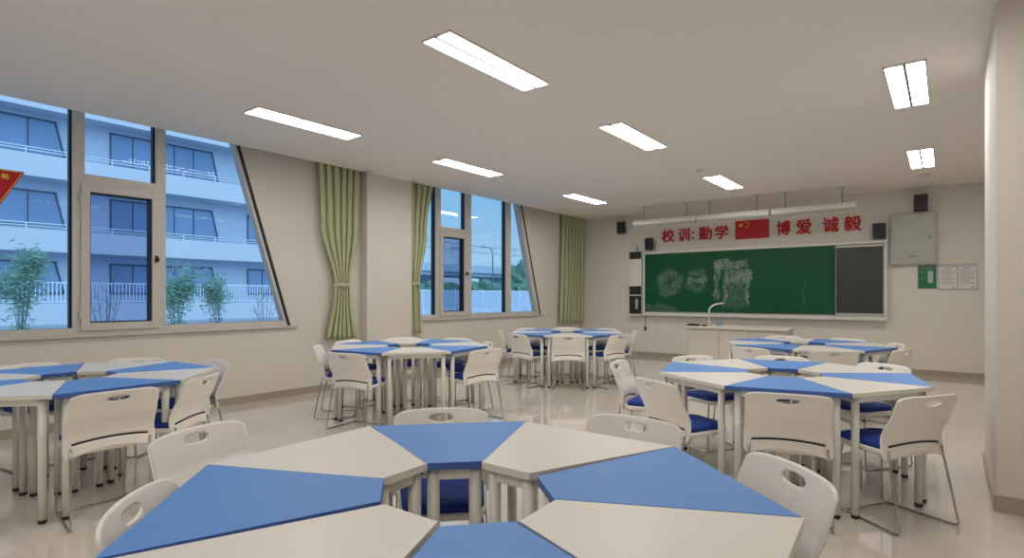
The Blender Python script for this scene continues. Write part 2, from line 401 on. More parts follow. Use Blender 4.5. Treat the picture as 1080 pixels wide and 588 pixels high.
# ------------------------------------------------------------------ ceiling lights
def make_light():
    root = thing('ceiling_light', '', 'ceiling light', (0, 0, H), 0, 'recessed ceiling lights')
    a, l = .14, .605
    f = MB().box(-a, a, -l, -l + .012, -.014, 0).box(-a, a, l - .012, l, -.014, 0).box(-a, -a + .012, -l, l, -.014, 0).box(a - .012, a, -l, l, -.014, 0)
    f.box(-a, a, -l, l, -.002, 0)
    f.build('light_frame', M['fixture'], root)
    MB().box(-.011, .011, -l, l, -.018, -.002).build('centre_divider', M['pole'], root)
    for s in (-1, 1):
        def fn(u, v, s=s): x = s * (.011 + .117 * u); return (x, -l + .012 + (2 * l - .024) * v, -.004 - .006 * math.sin(PI * u))
        MB().grid(fn, 6, 2).build('diffuser', M['lamp'], root)
    return root
lc = {-5.30: 'column nearest the windows', -2.79: 'middle column', -.26: 'column nearest the right wall'}
lr = {3.36: 'row nearest the viewer', 5.90: 'second row from the viewer', 9.12: 'row nearest the blackboard', -.90: 'row behind the viewer'}
pl = None
for yy in (3.36, 5.90, 9.12, -.90):
    for xx in (-5.30, -2.79, -.26):
        o = make_light() if pl is None else copy_tree(pl)
        if pl is None: pl = o
        o.location = (xx, yy, H)
        o['label'] = 'lit recessed twin ceiling light, %s, %s' % (lc[xx], lr[yy])
for x, y, r_, lab in ((-2.80, 8.05, .055, 'round smoke detector on the ceiling beside the middle light nearest the blackboard'), (-.25, 10.35, .075, 'round detector on the ceiling above the black square speakers at the right')):
    q = MB().tube([(0, 0, 0), (0, 0, -.018), (0, 0, -.019), (0, 0, -.035)], [r_, r_, r_ * .7, r_ * .55], 20)
    tag(q.build('smoke_detector', M['fixture'], loc=(x, y, H)), lab, 'smoke detector', 'ceiling detectors')

# ------------------------------------------------------------------ desks
T8 = math.tan(PI / 8)
RO, RI = .845, .25
def make_desk(color):
    root = thing('trapezoid_desk', '', 'desk', (0, 0, 0), 0, 'trapezoid classroom desks')
    d = (RO - RI) / 2; g = .003
    wo, wi = RO * T8 - g, RI * T8 - g
    top = M['deskwhite'] if color == 'white' else M['deskblue']; ed = M['whiteedge'] if color == 'white' else M['blueedge']
    t = MB()
    # top face in laminate, edge band around it
    P = [(-wi, -d), (wi, -d), (wo, d), (-wo, d)]
    v = [(x, y, .724) for x, y in P] + [(x, y, .75) for x, y in P]
    t._add(v, [(4, 5, 6, 7)], False, 0); t._add(v, [(3, 2, 1, 0), (0, 1, 5, 4), (1, 2, 6, 5), (2, 3, 7, 6), (3, 0, 4, 7)], False, 1)
    t.build('tabletop', [top, ed], root, bevel=.0015)
    # steel apron frame
    i = .045; wo2, wi2 = wo - .075, wi - i * .62
    a = MB(); q = [(-wi2, -d + i * .8), (wi2, -d + i * .8), (wo2, d - i), (-wo2, d - i)]
    for k in range(4):
        p, r_ = Vector((*q[k], 0)), Vector((*q[(k + 1) % 4], 0)); u = (r_ - p).normalized(); n = Vector((-u.y, u.x, 0)) * .012
        vv = [p - n, r_ - n, r_ + n, p + n]
        a._add([(w_.x, w_.y, .684) for w_ in vv] + [(w_.x, w_.y, .724) for w_ in vv], [(3, 2, 1, 0), (4, 5, 6, 7), (0, 1, 5, 4), (1, 2, 6, 5), (2, 3, 7, 6), (3, 0, 4, 7)])
    a.build('desk_frame', M['legwhite'], root)
    for (x, y) in q:
        lg = MB().tube([(x, y, .02), (x, y, .723)], .022, 16).build('leg', M['legwhite'], root)
        MB().tube([(x, y, 0), (x, y, .006), (x, y, .022)], [.019, .0225, .0225], 16).build('leg_foot', M['black'], lg)
    return root
SIDES = {0: 'nearest side', 1: 'near-right side', 2: 'right-hand side', 3: 'far-right side', 4: 'farthest side', 5: 'far-left side', 6: 'left-hand side', 7: 'near-left side'}
RINGS = {  # centre, rotation in degrees, blue parity, where
 'near': ((-1.13, 1.267), 2.2, 1, 'big foreground desk ring'),
 'right': ((-.962, 4.555), 12.8, 0, 'right-hand desk ring beyond the foreground'),
 'left': ((-4.935, 1.266), 2.7, 0, 'left-edge desk ring'),
 'mid': ((-4.910, 4.432), 8.1, 0, 'desk ring by the wall pier'),
 'far': ((-4.735, 7.56), -11.8, 0, 'desk ring by the corner curtain'),
 'board': ((-1.339, 7.473), -20.2, 0, 'desk ring nearest the blackboard')}
protoD = {}
def place_desk(col, mx_, my_, ang, lab):
    o = protoD[col] if col in protoD and not protoD[col].get('used') else None
    if col not in protoD: protoD[col] = make_desk(col); o = protoD[col]; o['used'] = 1
    elif o is None: o = copy_tree(protoD[col])
    o.location = (mx_, my_, 0); o.rotation_euler = (0, 0, ang - PI / 2); o['label'] = lab
    return o
def side_of(cx, cy, ang, rank):
    return rank
for rn, ((cx, cy), rot, blue, where) in RINGS.items():
    back = math.atan2(cy, cx)            # direction away from the viewer
    ent = []
    for k in range(8):
        ang = math.radians(rot + 45 * k)
        rel_ = (ang - back + PI) % (2 * PI)       # 0 = towards the viewer, growing counter-clockwise (seen from above) = to the right
        ent.append((rel_, k, ang))
    base = min(ent, key=lambda e: min(e[0], 2 * PI - e[0]))[1]
    for rel_, k, ang in ent:
        side = SIDES[(k - base) % 8]
        col = 'blue' if k % 2 == blue else 'white'
        rm = (RO + RI) / 2
        x, y, an = cx + rm * math.cos(ang), cy + rm * math.sin(ang), ang
        if rn == 'near':
            FX = {4: (-1.993, 1.232, 181.6), 3: (-1.758, 1.831, 135.2), 2: (-1.166, 2.066, 90.2), 1: (-.556, 1.840, 48.6), 5: (-1.722, .646, 227.6), 0: (-.268, 1.262, 3.5), 7: (-.49, .665, -43.0), 6: (-1.104, .418, 271.5)}
            fx = FX[k % 8]; an = math.radians(fx[2]); x, y = fx[0] - (RO - rm) * math.cos(an), fx[1] - (RO - rm) * math.sin(an)
        place_desk(col, x, y, an, '%s trapezoid desk on the %s of the %s' % (col, side, where))

# ------------------------------------------------------------------ chairs
def make_chair():
    root = thing('classroom_chair', '', 'chair', (0, 0, 0), 0, 'white stackable classroom chairs')
    # seat pan and cushion (rounded plan outline)
    def outline(hw, y0, y1, r, n=5):
        pts = []
        for cx_, cy_, a0 in ((hw - r, y1 - r, 0), (-hw + r, y1 - r, 90), (-hw + r, y0 + r, 180), (hw - r, y0 + r, 270)):
            for k in range(n + 1):
                a_ = math.radians(a0 + 90 * k / n); pts.append((cx_ + r * math.cos(a_), cy_ + r * math.sin(a_)))
        return [(x * (1 - .16 * (y - y0) / (y1 - y0)), y) for x, y in pts]      # narrower towards the front
    def slab(levels, mi=0):
        m = MB(); n = len(levels[0][0]); v = []
        for pts, z in levels: v += [(x, y, z) for x, y in pts]
        f = [tuple(range(n))[::-1], tuple(range((len(levels) - 1) * n, len(levels) * n))]
        for j in range(len(levels) - 1): f += [(j * n + i, j * n + (i + 1) % n, (j + 1) * n + (i + 1) % n, (j + 1) * n + i) for i in range(n)]
        m._add(v, f, True); return m
    slab([(outline(.192, -.185, .195, .05), .405), (outline(.206, -.188, .215, .07), .42), (outline(.206, -.188, .215, .07), .435), (outline(.20, -.183, .208, .065), .44)]).build('seat_pan', M['plastic'], root)
    slab([(outline(.188, -.15, .198, .06), .438), (outline(.195, -.155, .205, .065), .450), (outline(.193, -.153, .203, .065), .466), (outline(.178, -.14, .185, .06), .476), (outline(.12, -.09, .12, .05), .480)]).build('seat_cushion', M['seat'], root)
    # backrest shell: grid with a slot near the bottom and an oval handle hole near the top
    nu, nv = 36, 30; jr = 5
    zb, zt = .38, .768
    slot_z = lambda x: .466 + .022 * (1 - (x / .2) ** 2)
    def prof(z):
        t = (z - zb) / (zt - zb)
        return -.222 + .024 * math.sin(min(1, t * 1.6) * PI) * (1 if t < .62 else 1) - .085 * max(0, t - .35) ** 1.3 * 1.75
    hc, hw_, hh = .724, .060, .0185
    def fn(u, v):
        s_ = 2 * u - 1; j = round(v * nv)
        def hwid(t): return .238 - .012 * t - .03 * max(0, t - .93) / .07 * 0
        # rows jr and jr+1 bracket the slot
        x = s_ * .235
        botz = zb + .048 * (1 - s_ * s_) + .008 * abs(s_) ** 8; topz = zt - .006 * s_ * s_ - .022 * (abs(s_) ** 10)
        sz = slot_z(x)
        if j <= jr: z = botz + (sz - .0065 - botz) * j / jr
        elif j == jr + 1: z = sz + .0065
        else: z = sz + .0065 + (topz - sz - .0065) * (j - jr - 1) / (nv - jr - 1)
        t = (z - zb) / (zt - zb); x = s_ * hwid(t)
        if t > .93: x *= 1 - .035 * ((t - .93) / .07) ** 2
        if t < .12: x *= 1 - .10 * ((.12 - t) / .12) ** 2
        y = prof(z) + .035 * s_ * s_
        return (x, y, z)
    def skip(i, j):
        uc, vc = (i + .5) / nu, (j + .5) / nv
        if j == jr and abs(2 * uc - 1) < .82: return True
        return False
    bk = MB().grid(fn, nu, nv, True, skip).build('backrest', M['plastic'], root, solid=.009)
    cut = MB().prism([(hw_ * math.cos(2 * PI * k / 32), hc + hh * math.sin(2 * PI * k / 32)) for k in range(32)], -.5, 0, 'y').build('cutter', M['plastic'])
    md = bk.modifiers.new('c', 'BOOLEAN'); md.operation = 'DIFFERENCE'; md.object = cut; md.solver = 'EXACT'
    dg = bpy.context.evaluated_depsgraph_get(); dg.update()
    nm2 = bpy.data.meshes.new_from_object(bk.evaluated_get(dg)); bk.modifiers.clear(); bk.data = nm2; bpy.data.objects.remove(cut)
    sl = MB()
    def fs(u, v):
        x = (2 * u - 1) * .192; z = slot_z(x) - .0068 + .0136 * v; s_ = x / .235
        return (x, prof(z) + .035 * s_ * s_, z)
    sl.grid(fs, 16, 1).build('slot_dark_fill', M['black'], root, solid=.004)  # black strip added inside the open slot so the gap looks dark
    for s in (-1, 1):
        p = [(s * .158, .15, .408), (s * .162, .155, .38), (s * .180, .165, .03), (s * .181, .155, .012), (s * .183, .13, .008), (s * .226, -.23, .008), (s * .226, -.262, .012), (s * .225, -.270, .03), (s * .208, -.20, .38), (s * .205, -.19, .45)]
        MB().tube(p, .0062, 8).build('sled_leg', M['chrome'], root)
    MB().tube([(-.183, .13, .008), (.183, .13, .008)], .005, 8).build('cross_bar', M['chrome'], root)
    MB().tube([(-.19, -.12, .40), (.19, -.12, .40)], .006, 8).build('seat_rail', M['chrome'], root)
    return root
chair0 = None
BT = .262   # distance from seat centre to the top of the back
def place_chair(tx, ty, ndeg, lab):
    """tx, ty: where the top of the backrest stands; ndeg: direction its outer face looks"""
    global chair0
    a_ = math.radians(ndeg)
    if chair0 is None: chair0 = make_chair(); o = chair0
    else: o = copy_tree(chair0)
    o.location = (tx - BT * math.cos(a_), ty - BT * math.sin(a_), 0); o.rotation_euler = (0, 0, a_ + PI / 2); o['label'] = lab
def ringpos(rn, k, r=1.045):
    if (rn in ('left', 'mid', 'far') and k in (2, 3, 4)) or (rn == 'board' and k in (1, 2)): r = .965
    if rn == 'mid' and k == 1: r = .93
    (cx, cy), rot, _, _ = RINGS[rn]; a_ = math.radians(rot + 45 * k); return cx + r * math.cos(a_), cy + r * math.sin(a_), rot + 45 * k
def lab_for(rn, k, extra=''):
    (cx, cy), rot, _, where = RINGS[rn]
    back = math.atan2(cy, cx)
    ds = []
    for q in range(8):
        r_ = (math.radians(rot + 45 * q) - back + PI) % (2 * PI); ds.append((min(r_, 2 * PI - r_), q))
    side = SIDES[(k - min(ds)[1]) % 8]
    return 'white chair%s at the %s of the %s' % (extra, side, where)
custom = {
 ('near', 3): (-1.942, 1.959, 136), ('near', 4): (-2.47, 1.07, 196), ('near', 5): (-1.75, .603, 229), ('near', 1): (-.41, 2.0, 47), ('near', 2): (-1.12, 2.35, 91),
 ('left', 0): (-3.87, 1.21, 1), ('left', 1): (-4.11, 1.80, 39), ('left', 2): (-4.95, 2.257, 92),
 ('mid', 6): (-4.62, 3.35, -74), ('mid', 5): (-5.494, 3.629, -133), ('mid', 0): (-3.80, 4.50, -9),
 ('right', 6): (-.715, 3.50, -77), ('right', 7): (-.080, 3.92, -35), ('right', 5): (-1.527, 3.53, -120), ('right', 4): (-2.18, 4.31, 190),
 ('board', 6): (-1.677, 6.383, -107)}
seats = {'near': [1, 2, 3, 4, 5], 'left': [0, 1, 2, 3, 4, 5], 'mid': [0, 1, 2, 3, 4, 5, 6], 'far': list(range(8)), 'right': [2, 1, 3, 4, 5, 6, 7], 'board': [6, 7, 0, 1, 2, 3]}
for rn, ks in seats.items():
    for k in ks:
        p = custom.get((rn, k)) or ringpos(rn, k)
        ex = ', pulled out,' if (rn, k) in (('near', 4), ('right', 4)) else ''
        place_chair(*p, lab_for(rn, k, ex))

# ------------------------------------------------------------------ blackboard wall
bb = thing('blackboard', 'long green sliding chalkboard in a white frame on the front wall', 'blackboard', (-3.03, YF, .87))
def relto(root, o): o.parent = root; o.matrix_parent_inverse = Matrix.Translation(root.location).inverted(); return o
f = MB().box(-5.26, -.80, YF - .10, YF, 2.225, 2.275).box(-5.26, -.80, YF - .10, YF, .91, .965).box(-5.26, -5.215, YF - .10, YF, .965, 2.225).box(-.845, -.80, YF - .10, YF, .965, 2.225)
f.box(-5.215, -.845, YF - .03, YF, .965, 2.225)
relto(bb, f.build('board_frame', M['alu'], bevel=.003))
p = relto(bb, MB().box(-5.215, -3.73, YF - .075, YF - .035, .99, 2.215).build('fixed_panel', M['board']))
p = relto(bb, MB().box(-3.722, -1.60, YF - .078, YF - .035, .99, 2.215).build('sliding_panel', M['board']))
relto(bb, MB().box(-1.60, -1.585, YF - .085, YF - .035, .97, 2.22).build('panel_edge', M['gasket']))
relto(bb, MB().box(-1.56, -.865, YF - .055, YF - .035, 1.015, 2.175).build('display_screen', M['darkglass']))
relto(bb, MB().box(-1.585, -.86, YF - .062, YF - .057, 2.178, 2.205).box(-1.585, -.86, YF - .062, YF - .057, .985, 1.005).build('screen_rail', M['alu']))
relto(bb, MB().box(-5.25, -.81, YF - .16, YF - .10, .895, .91).box(-5.25, -.81, YF - .165, YF - .155, .895, .925).build('chalk_tray', M['alu'], bevel=.002))

# classroom control box left of the board
dv = thing('control_box', 'tall white box with black ends on the wall left of the blackboard', 'control box', (-5.42, YF, .88))
relto(dv, MB().box(-5.575, -5.285, YF - .10, YF, .90, 2.29).build('box_body', M['paper'], bevel=.004))
relto(dv, MB().box(-5.57, -5.29, YF - .112, YF - .10, 2.13, 2.285).build('top_unit', M['black'], bevel=.003))
relto(dv, MB().box(-5.57, -5.29, YF - .112, YF - .10, 1.345, 1.53).build('middle_unit', M['black'], bevel=.003))
lo = relto(dv, MB().box(-5.57, -5.29, YF - .112, YF - .10, .925, 1.32).build('lower_unit', M['black'], bevel=.003))
lo2 = MB().box(-5.425, -5.365, YF - .118, YF - .112, 1.03, 1.25).build('grey_strip', M['cabinet']); lo2.parent = lo
relto(dv, MB().box(-5.59, -5.27, YF - .15, YF, .885, .90).build('bottom_ledge', M['alu']))
relto(dv, MB().tube([(-5.41, YF - .05, 2.29), (-5.41, YF - .05, 2.42)], .009).build('antenna', M['black']))
q = MB().tube([(-5.235, YF - .02, .92), (-5.235, YF - .02, .78), (-5.232, YF - .02, .64)], .006).box(-5.25, -5.215, YF - .035, YF - .005, .56, .64)
tag(q.build('hanging_cable', M['black']), 'short black cable with a plug hanging under the board tray', 'cable')

def speaker(x, z, wd, hh, tilt, yaw, lab):
    r_ = thing('wall_speaker', lab, 'speaker', (x, YF, z), 0, 'black wall speakers')
    mt = Matrix.Translation((0, -.13, 0)) @ Matrix.Rotation(yaw, 4, 'Z') @ Matrix.Rotation(tilt, 4, 'X')
    MB().box(-wd / 2, wd / 2, -.07, .07, -hh / 2, hh / 2, mt).build('speaker_cabinet', M['black'], r_, bevel=.006)
    MB().box(-wd / 2 + .012, wd / 2 - .012, -.076, -.07, -hh / 2 + .012, hh / 2 - .012, mt).build('speaker_grille', M['gasket'], r_)
    MB().box(-.02, .02, -.09, 0, -.02, .02).box(-.035, .035, -.008, 0, -.05, .05).build('wall_bracket', M['black'], r_)
speaker(-5.76, 2.84, .17, .25, .22, .25, 'small black speaker tilted down, high on the wall near the corner curtain')
speaker(-5.10, 2.44, .16, .25, .22, .25, 'small black tilted speaker just above the left end of the blackboard')
speaker(-.91, 2.43, .18, .25, 0, 0, 'small black square speaker above the right end of the blackboard')
speaker(-.335, 2.85, .185, .26, 0, 0, 'small black square speaker above the grey electrical cabinet')

ec = thing('electrical_cabinet', 'grey green steel electrical cabinet right of the blackboard', 'electrical cabinet', (-.44, YF, 1.84))
relto(ec, MB().box(-.76, -.12, YF - .09, YF, 1.84, 2.70).build('cabinet_body', M['cabinet'], bevel=.004))
dr = relto(ec, MB().box(-.735, -.145, YF - .105, YF - .09, 1.865, 2.675).build('cabinet_door', M['cabinet'], bevel=.003))
for nm, m_, bx in (('door_lock', M['pole'], (-.245, -.19, 2.26, 2.31)), ('door_label', M['ink'], (-.50, -.41, 1.95, 1.99))):
    c_ = MB().box(bx[0], bx[1], YF - .113, YF - .105, bx[2], bx[3]).build(nm, m_, bevel=.002); c_.parent = dr
gp = thing('green_notice', 'dark green notice with a pale rectangle, below the electrical cabinet', 'notice', (-.25, YF, 1.43))
relto(gp, MB().box(-.38, -.13, YF - .012, YF, 1.44, 1.82).build('notice_board', M['greenposter']))
relto(gp, MB().box(-.245, -.175, YF - .016, YF - .012, 1.53, 1.73).build('pale_patch', M['lightblue']))
relto(gp, MB().box(-.365, -.30, YF - .015, YF - .012, 1.70, 1.71).box(-.365, -.28, YF - .015, YF - .012, 1.60, 1.607).box(-.365, -.145, YF - .015, YF - .012, 1.775, 1.787).build('printed_lines', M['farleaf']))
df = thing('document_frame', 'pale blue frame holding two printed sheets, right of the green notice', 'document frame', (.14, YF, 1.42))
relto(df, MB().box(-.11, .39, YF - .02, YF, 1.42, 1.835).build('frame_board', M['lightblue'], bevel=.003))
for xa in (-.095, .150):
    s_ = relto(df, MB().box(xa, xa + .225, YF - .024, YF - .02, 1.435, 1.785).build('printed_sheet', M['paper']))
    t_ = MB()
    for i in range(11): t_.box(xa + .02, xa + (.20 if i % 4 else .15), YF - .0255, YF - .024, 1.735 - i * .022, 1.741 - i * .022)
    t_.box(xa + .06, xa + .165, YF - .0255, YF - .024, 1.758, 1.77); t_.box(xa + .165, xa + .195, YF - .0255, YF - .024, 1.445, 1.465)
    q = t_.build('text_lines', M['ink']); q.parent = s_
q = MB().box(-.56, -.48, YF - .01, YF, 1.375, 1.455).box(-.545, -.495, YF - .013, YF - .01, 1.40, 1.43)
tag(q.build('wall_socket', M['front'], bevel=.002), 'small blank cream socket plate on the wall below the electrical cabinet', 'socket')

# characters on the wall
def glyph(ch, x0, x1, z0, z1, y, depth, m_, name, label=None, cat=None, group=None, axis='y', bold=.028):
    c_ = bpy.data.curves.new('glyph', 'FONT'); c_.body = ch; c_.size = 1; c_.extrude = .02; c_.resolution_u = 4
    o = bpy.data.objects.new('glyph', c_); C.objects.link(o)
    dg = bpy.context.evaluated_depsgraph_get(); dg.update()
    me = bpy.data.meshes.new_from_object(o.evaluated_get(dg)); bpy.data.objects.remove(o); bpy.data.curves.remove(c_)
    # heavier strokes: the outline repeated with tiny shifts inside one mesh
    bv = [v.co.copy() for v in me.vertices]; bf = [tuple(p_.vertices) for p_ in me.polygons]; nv_ = []; nf_ = []
    for n_, (sx_, sy_) in enumerate(((0, 0), (1, 0), (-1, 0), (0, 1), (0, -1), (.7, .7), (-.7, .7), (.7, -.7), (-.7, -.7))):
        o_ = len(nv_); nv_ += [(v.x + sx_ * bold, v.y + sy_ * bold * .8, v.z * (1 + .01 * n_)) for v in bv]; nf_ += [tuple(i_ + o_ for i_ in f_) for f_ in bf]
    me = bpy.data.meshes.new(name); me.from_pydata(nv_, [], nf_); me.update()
    xs = [v.co.x for v in me.vertices]; ys = [v.co.y for v in me.vertices]; zs = [v.co.z for v in me.vertices]
    xa, xb, ya, yb, za, zb_ = min(xs), max(xs), min(ys), max(ys), min(zs), max(zs)
    for v in me.vertices:
        a_ = (v.co.x - xa) / (xb - xa); b_ = (v.co.y - ya) / (yb - ya); d_ = (v.co.z - za) / (zb_ - za)
        if axis == 'y': v.co = (x0 + (x1 - x0) * a_ - (x0 + x1) / 2, -depth * d_, z0 + (z1 - z0) * b_ - z0)
        else: v.co = (depth * d_, x0 + (x1 - x0) * a_ - (x0 + x1) / 2, z0 + (z1 - z0) * b_ - z0)
    me.materials.clear(); me.materials.append(m_); me.name = name
    for p_ in me.polygons: p_.use_smooth = False
    o = bpy.data.objects.new(name, me); C.objects.link(o)
    o.location = ((x0 + x1) / 2, y, z0) if axis == 'y' else (y, (x0 + x1) / 2, z0)
    if label: tag(o, label, cat, group)
    return o
GR = 'red characters above the blackboard'
order = ['first', 'second', 'third', 'fourth', 'fifth', 'sixth', 'seventh', 'eighth']
gl = [('校', -4.86, -4.58), ('训', -4.50, -4.25), ('勤', -4.06, -3.79), ('学', -3.73, -3.46), ('博', -2.57, -2.32), ('爱', -2.23, -1.97), ('诚', -1.79, -1.53), ('毅', -1.45, -1.18)]
for i, (ch, a_, c_) in enumerate(gl):
    glyph(ch, a_, c_, 2.465, 2.74, YF, .012, M['redmatt'], 'wall_character', 'red character %s, %s from the left in the wall motto' % (ch, order[i]), 'wall character', GR)
q = MB()
for z in (2.50, 2.62): q.box(-4.205, -4.165, YF - .012, YF, z, z + .04)
tag(q.build('wall_colon', M['redmatt']), 'red colon of two square dots after the second red character', 'wall character', GR)
fl = thing('wall_flag', 'red flag panel with yellow stars in the middle of the wall motto', 'flag', (-3.01, YF, 2.435))
relto(fl, MB().box(-3.33, -2.70, YF - .012, YF, 2.435, 2.80).build('flag_panel', M['red']))
def star(cx_, cz_, r_, rot=0):
    m_ = MB(); P_ = []
    for k in range(10):
        rr = r_ if k % 2 == 0 else r_ * .382; a_ = PI / 2 + rot + k * PI / 5; P_.append((cx_ + rr * math.cos(a_), cz_ + rr * math.sin(a_)))
    m_.prism(P_, YF - .015, YF - .012, 'y'); return m_
for cx_, cz_, r_ in ((-3.22, 2.71, .052), (-3.12, 2.765, .019), (-3.085, 2.735, .019), (-3.085, 2.69, .019), (-3.12, 2.66, .019)):
    relto(fl, star(cx_, cz_, r_).build('flag_star', M['gold']))

# suspended blackboard lamps (switched off)
for i, (xa, xb) in enumerate(((-4.84, -3.97), (-3.53, -2.68), (-2.22, -1.36))):
    xm = (xa + xb) / 2; Yb = 10.66
    r_ = thing('board_lamp', '%s white trough lamp hanging before the red characters, switched off' % ['left', 'middle', 'right'][i], 'lamp', (xm, Yb, H), 0, 'hanging blackboard lamps')
    x_ = MB(); hl = .64
    prof_ = [(-.06, -.275), (.07, -.275), (.09, -.33), (.09, -.40), (.06, -.42), (-.02, -.36), (-.10, -.36), (-.10, -.33)]
    x_.prism([(p_[0], p_[1]) for p_ in prof_], -hl, hl, 'x')
    x_.build('lamp_housing', M['fixture'], r_, bevel=.004)
    MB().box(-hl + .01, hl - .01, -.088, .05, -.398, -.362).build('lamp_louvre', M['cabinet'], r_)
    MB().tube([(-hl + .03, -.06, -.375), (hl - .03, -.06, -.375)], .013).build('lamp_tube', M['paper'], r_)
    for xx in (xa - xm, xb - xm):
        rd = MB().tube([(xx, 0, -.275), (xx, 0, 0)], .009, 8).build('hanging_rod', M['pole'], r_)
        MB().tube([(xx, 0, -.012), (xx, 0, 0)], .045, 16).build('ceiling_rose', M['fixture'], rd)

# demonstration bench with tap
bn = thing('teacher_bench', 'long cream demonstration bench in front of the blackboard', 'bench', (-2.75, 9.85, 0))
relto(bn, MB().box(-3.58, -1.94, 9.50, 10.22, .765, .80).build('bench_top', M['benchw'], bevel=.004))
relto(bn, MB().box(-3.52, -2.00, 9.56, 10.18, .06, .765).build('bench_body', M['benchw'], bevel=.004))
relto(bn, MB().box(-3.48, -2.04, 9.60, 10.14, 0, .06).build('bench_plinth', M['skirt']))
for k in range(3):
    xa = -3.50 + k * .50
    p_ = relto(bn, MB().box(xa + .01, xa + .48, 9.548, 9.56, .10, .74).build('bench_panel', M['benchw'], bevel=.003))
tp = thing('lab_tap', 'tall white swan neck tap standing on the cream bench', 'tap', (-3.27, 9.86, .80))
pts = [(0, 0, .02), (0, 0, .26)] + [(.0 + .24 * (1 - math.cos(t)) * 1.0, 0, .26 + .13 * math.sin(t)) for t in [k * PI / 2 / 8 for k in range(1, 9)]]
MB().tube(pts, [.017, .015] + [.014] * 8, 12).build('tap_spout', M['alu'], tp)
MB().tube([(0, 0, 0), (0, 0, .03), (0, 0, .031), (0, 0, .09)], [.045, .04, .024, .02], 16).build('tap_base', M['cabinet'], tp)
MB().tube([(0, -.02, .075), (0, -.07, .085)], .009, 8).build('tap_lever', M['chrome'], tp)
q = MB().box(-.12, .10, -.05, .05, 0, .022).box(-.10, .06, -.03, .04, .022, .034)
tag(q.build('black_tray', M['black'], loc=(-3.47, 9.70, .80), bevel=.003), 'flat black tray at the left end of the cream bench', 'tray')
q = MB().box(-.03, .03, -.03, .03, 0, .03)
tag(q.build('chalk_box', M['black'], loc=(-3.27, 9.62, .80), bevel=.003), 'tiny black box on the cream bench just in front of the tap', 'box')
q = MB().tube([(0, 0, 0), (0, 0, .004), (0, 0, .075), (0, 0, .09)], [.036, .038, .042, .042], 16)
tag(q.build('dark_cup', M['cabinet'], loc=(-3.10, 9.84, .80)), 'small grey cup on the cream bench, right of the tap', 'cup')
bpy.data.objects['dark_cup'].data.materials[0] = M['pole']

# pennant on the left window
pn = thing('window_pennant', 'red triangular pennant with gold border stuck on the left window', 'pennant', (XG + .006, 1.13, 1.96))
def tri(o_, dx0, dx1, m_, nm):
    a_ = .285 - o_; return relto(pn, MB().prism([(1.13 - a_, 2.49 - o_ * .55), (1.13, 1.955 + o_ * 1.9), (1.13 + a_, 2.49 - o_ * .55)], XG + dx0, XG + dx1, 'x').build(nm, m_))
tri(0, .004, .008, M['red'], 'pennant_cloth'); tri(.012, .008, .0095, M['gold'], 'gold_border'); tri(.022, .0095, .0105, M['red'], 'pennant_field')
g_ = glyph('贴', 1.245, 1.30, 2.405, 2.455, XG + .0105, .002, M['gold'], 'pennant_character', axis='x'); relto(pn, g_)

# ------------------------------------------------------------------ outside: school building across the yard
XB = -41.5; XP = -40.0
bd = thing('school_building', 'white three storey school building with walkway balconies across the yard', 'building', (XB - 4, 8, -.3))
R = lambda o: relto(bd, o)
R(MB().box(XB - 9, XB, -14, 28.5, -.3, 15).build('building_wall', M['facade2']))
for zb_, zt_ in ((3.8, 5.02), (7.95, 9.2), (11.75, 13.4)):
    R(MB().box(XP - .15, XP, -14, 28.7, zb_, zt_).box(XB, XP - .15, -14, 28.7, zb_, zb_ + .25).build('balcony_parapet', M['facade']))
    t_ = MB()
    for dz in (.18, .34): t_.tube([(XP - .08, -14, zt_ + dz), (XP - .08, 28.6, zt_ + dz)], .03, 6)
    for k in range(22): t_.box(XP - .1, XP - .06, -14 + k * 2.02, -13.95 + k * 2.02, zt_, zt_ + .34)
    R(t_.build('balcony_rail', M['rail']))
R(MB().box(XB, XP, -14, 28.7, -.3, .88).build('ground_plinth', M['facade']))
t_ = MB().box(XP - .06, XP, -14, 28.7, 2.03, 2.10).box(XP - .06, XP, -14, 28.7, .95, 1.0)
for k in range(int(42.5 / .19)): t_.box(XP - .05, XP - .02, -14 + k * .19, -13.955 + k * .19, 1.0, 2.03)
R(t_.build('ground_railing', M['rail']))
for wi_, (ya, yb) in enumerate(((-10.8, -4.5), (-3.2, 2.6), (3.6, 9.85), (12.6, 18.75), (21.35, 27.0))):
    for zt_, zb_ in ((11.5, 9.45), (7.35, 5.35), (3.3, 1.45)):
        sl_ = .22
        poly = [(ya, zb_), (yb + (zt_ - zb_) * sl_, zb_), (yb, zt_), (ya, zt_)]
        g_ = R(MB().prism(poly, XB - .02, XB + .04, 'x').build('facade_window', M['extglass']))
        fr = MB(); fr.box(XB + .04, XB + .09, ya, yb + .05, zt_ - .07, zt_ + .02).box(XB + .04, XB + .09, ya, yb + (zt_ - zb_) * sl_, zb_ - .03, zb_ + .05).box(XB + .04, XB + .09, ya - .03, ya + .05, zb_, zt_)
        fr.prism([(yb + (zt_ - zb_) * sl_ - .06, zb_), (yb + (zt_ - zb_) * sl_ + .04, zb_), (yb + .04, zt_), (yb - .06, zt_)], XB + .04, XB + .09, 'x')
        n_ = 5
        for k in range(1, n_): yk = ya + (yb - ya) * k / n_; fr.box(XB + .04, XB + .08, yk - .03, yk + .03, zb_, zt_)
        c_ = fr.build('window_bars', M['extframe']); c_.parent = g_
R(MB().box(XB - 9.2, XP + .3, -14.2, 28.9, 15, 15.4).build('roof_slab', M['facade']))

struct(MB().box(-200, XL - .26, -90, 260, -.5, -.3).build('ground', M['ground']))

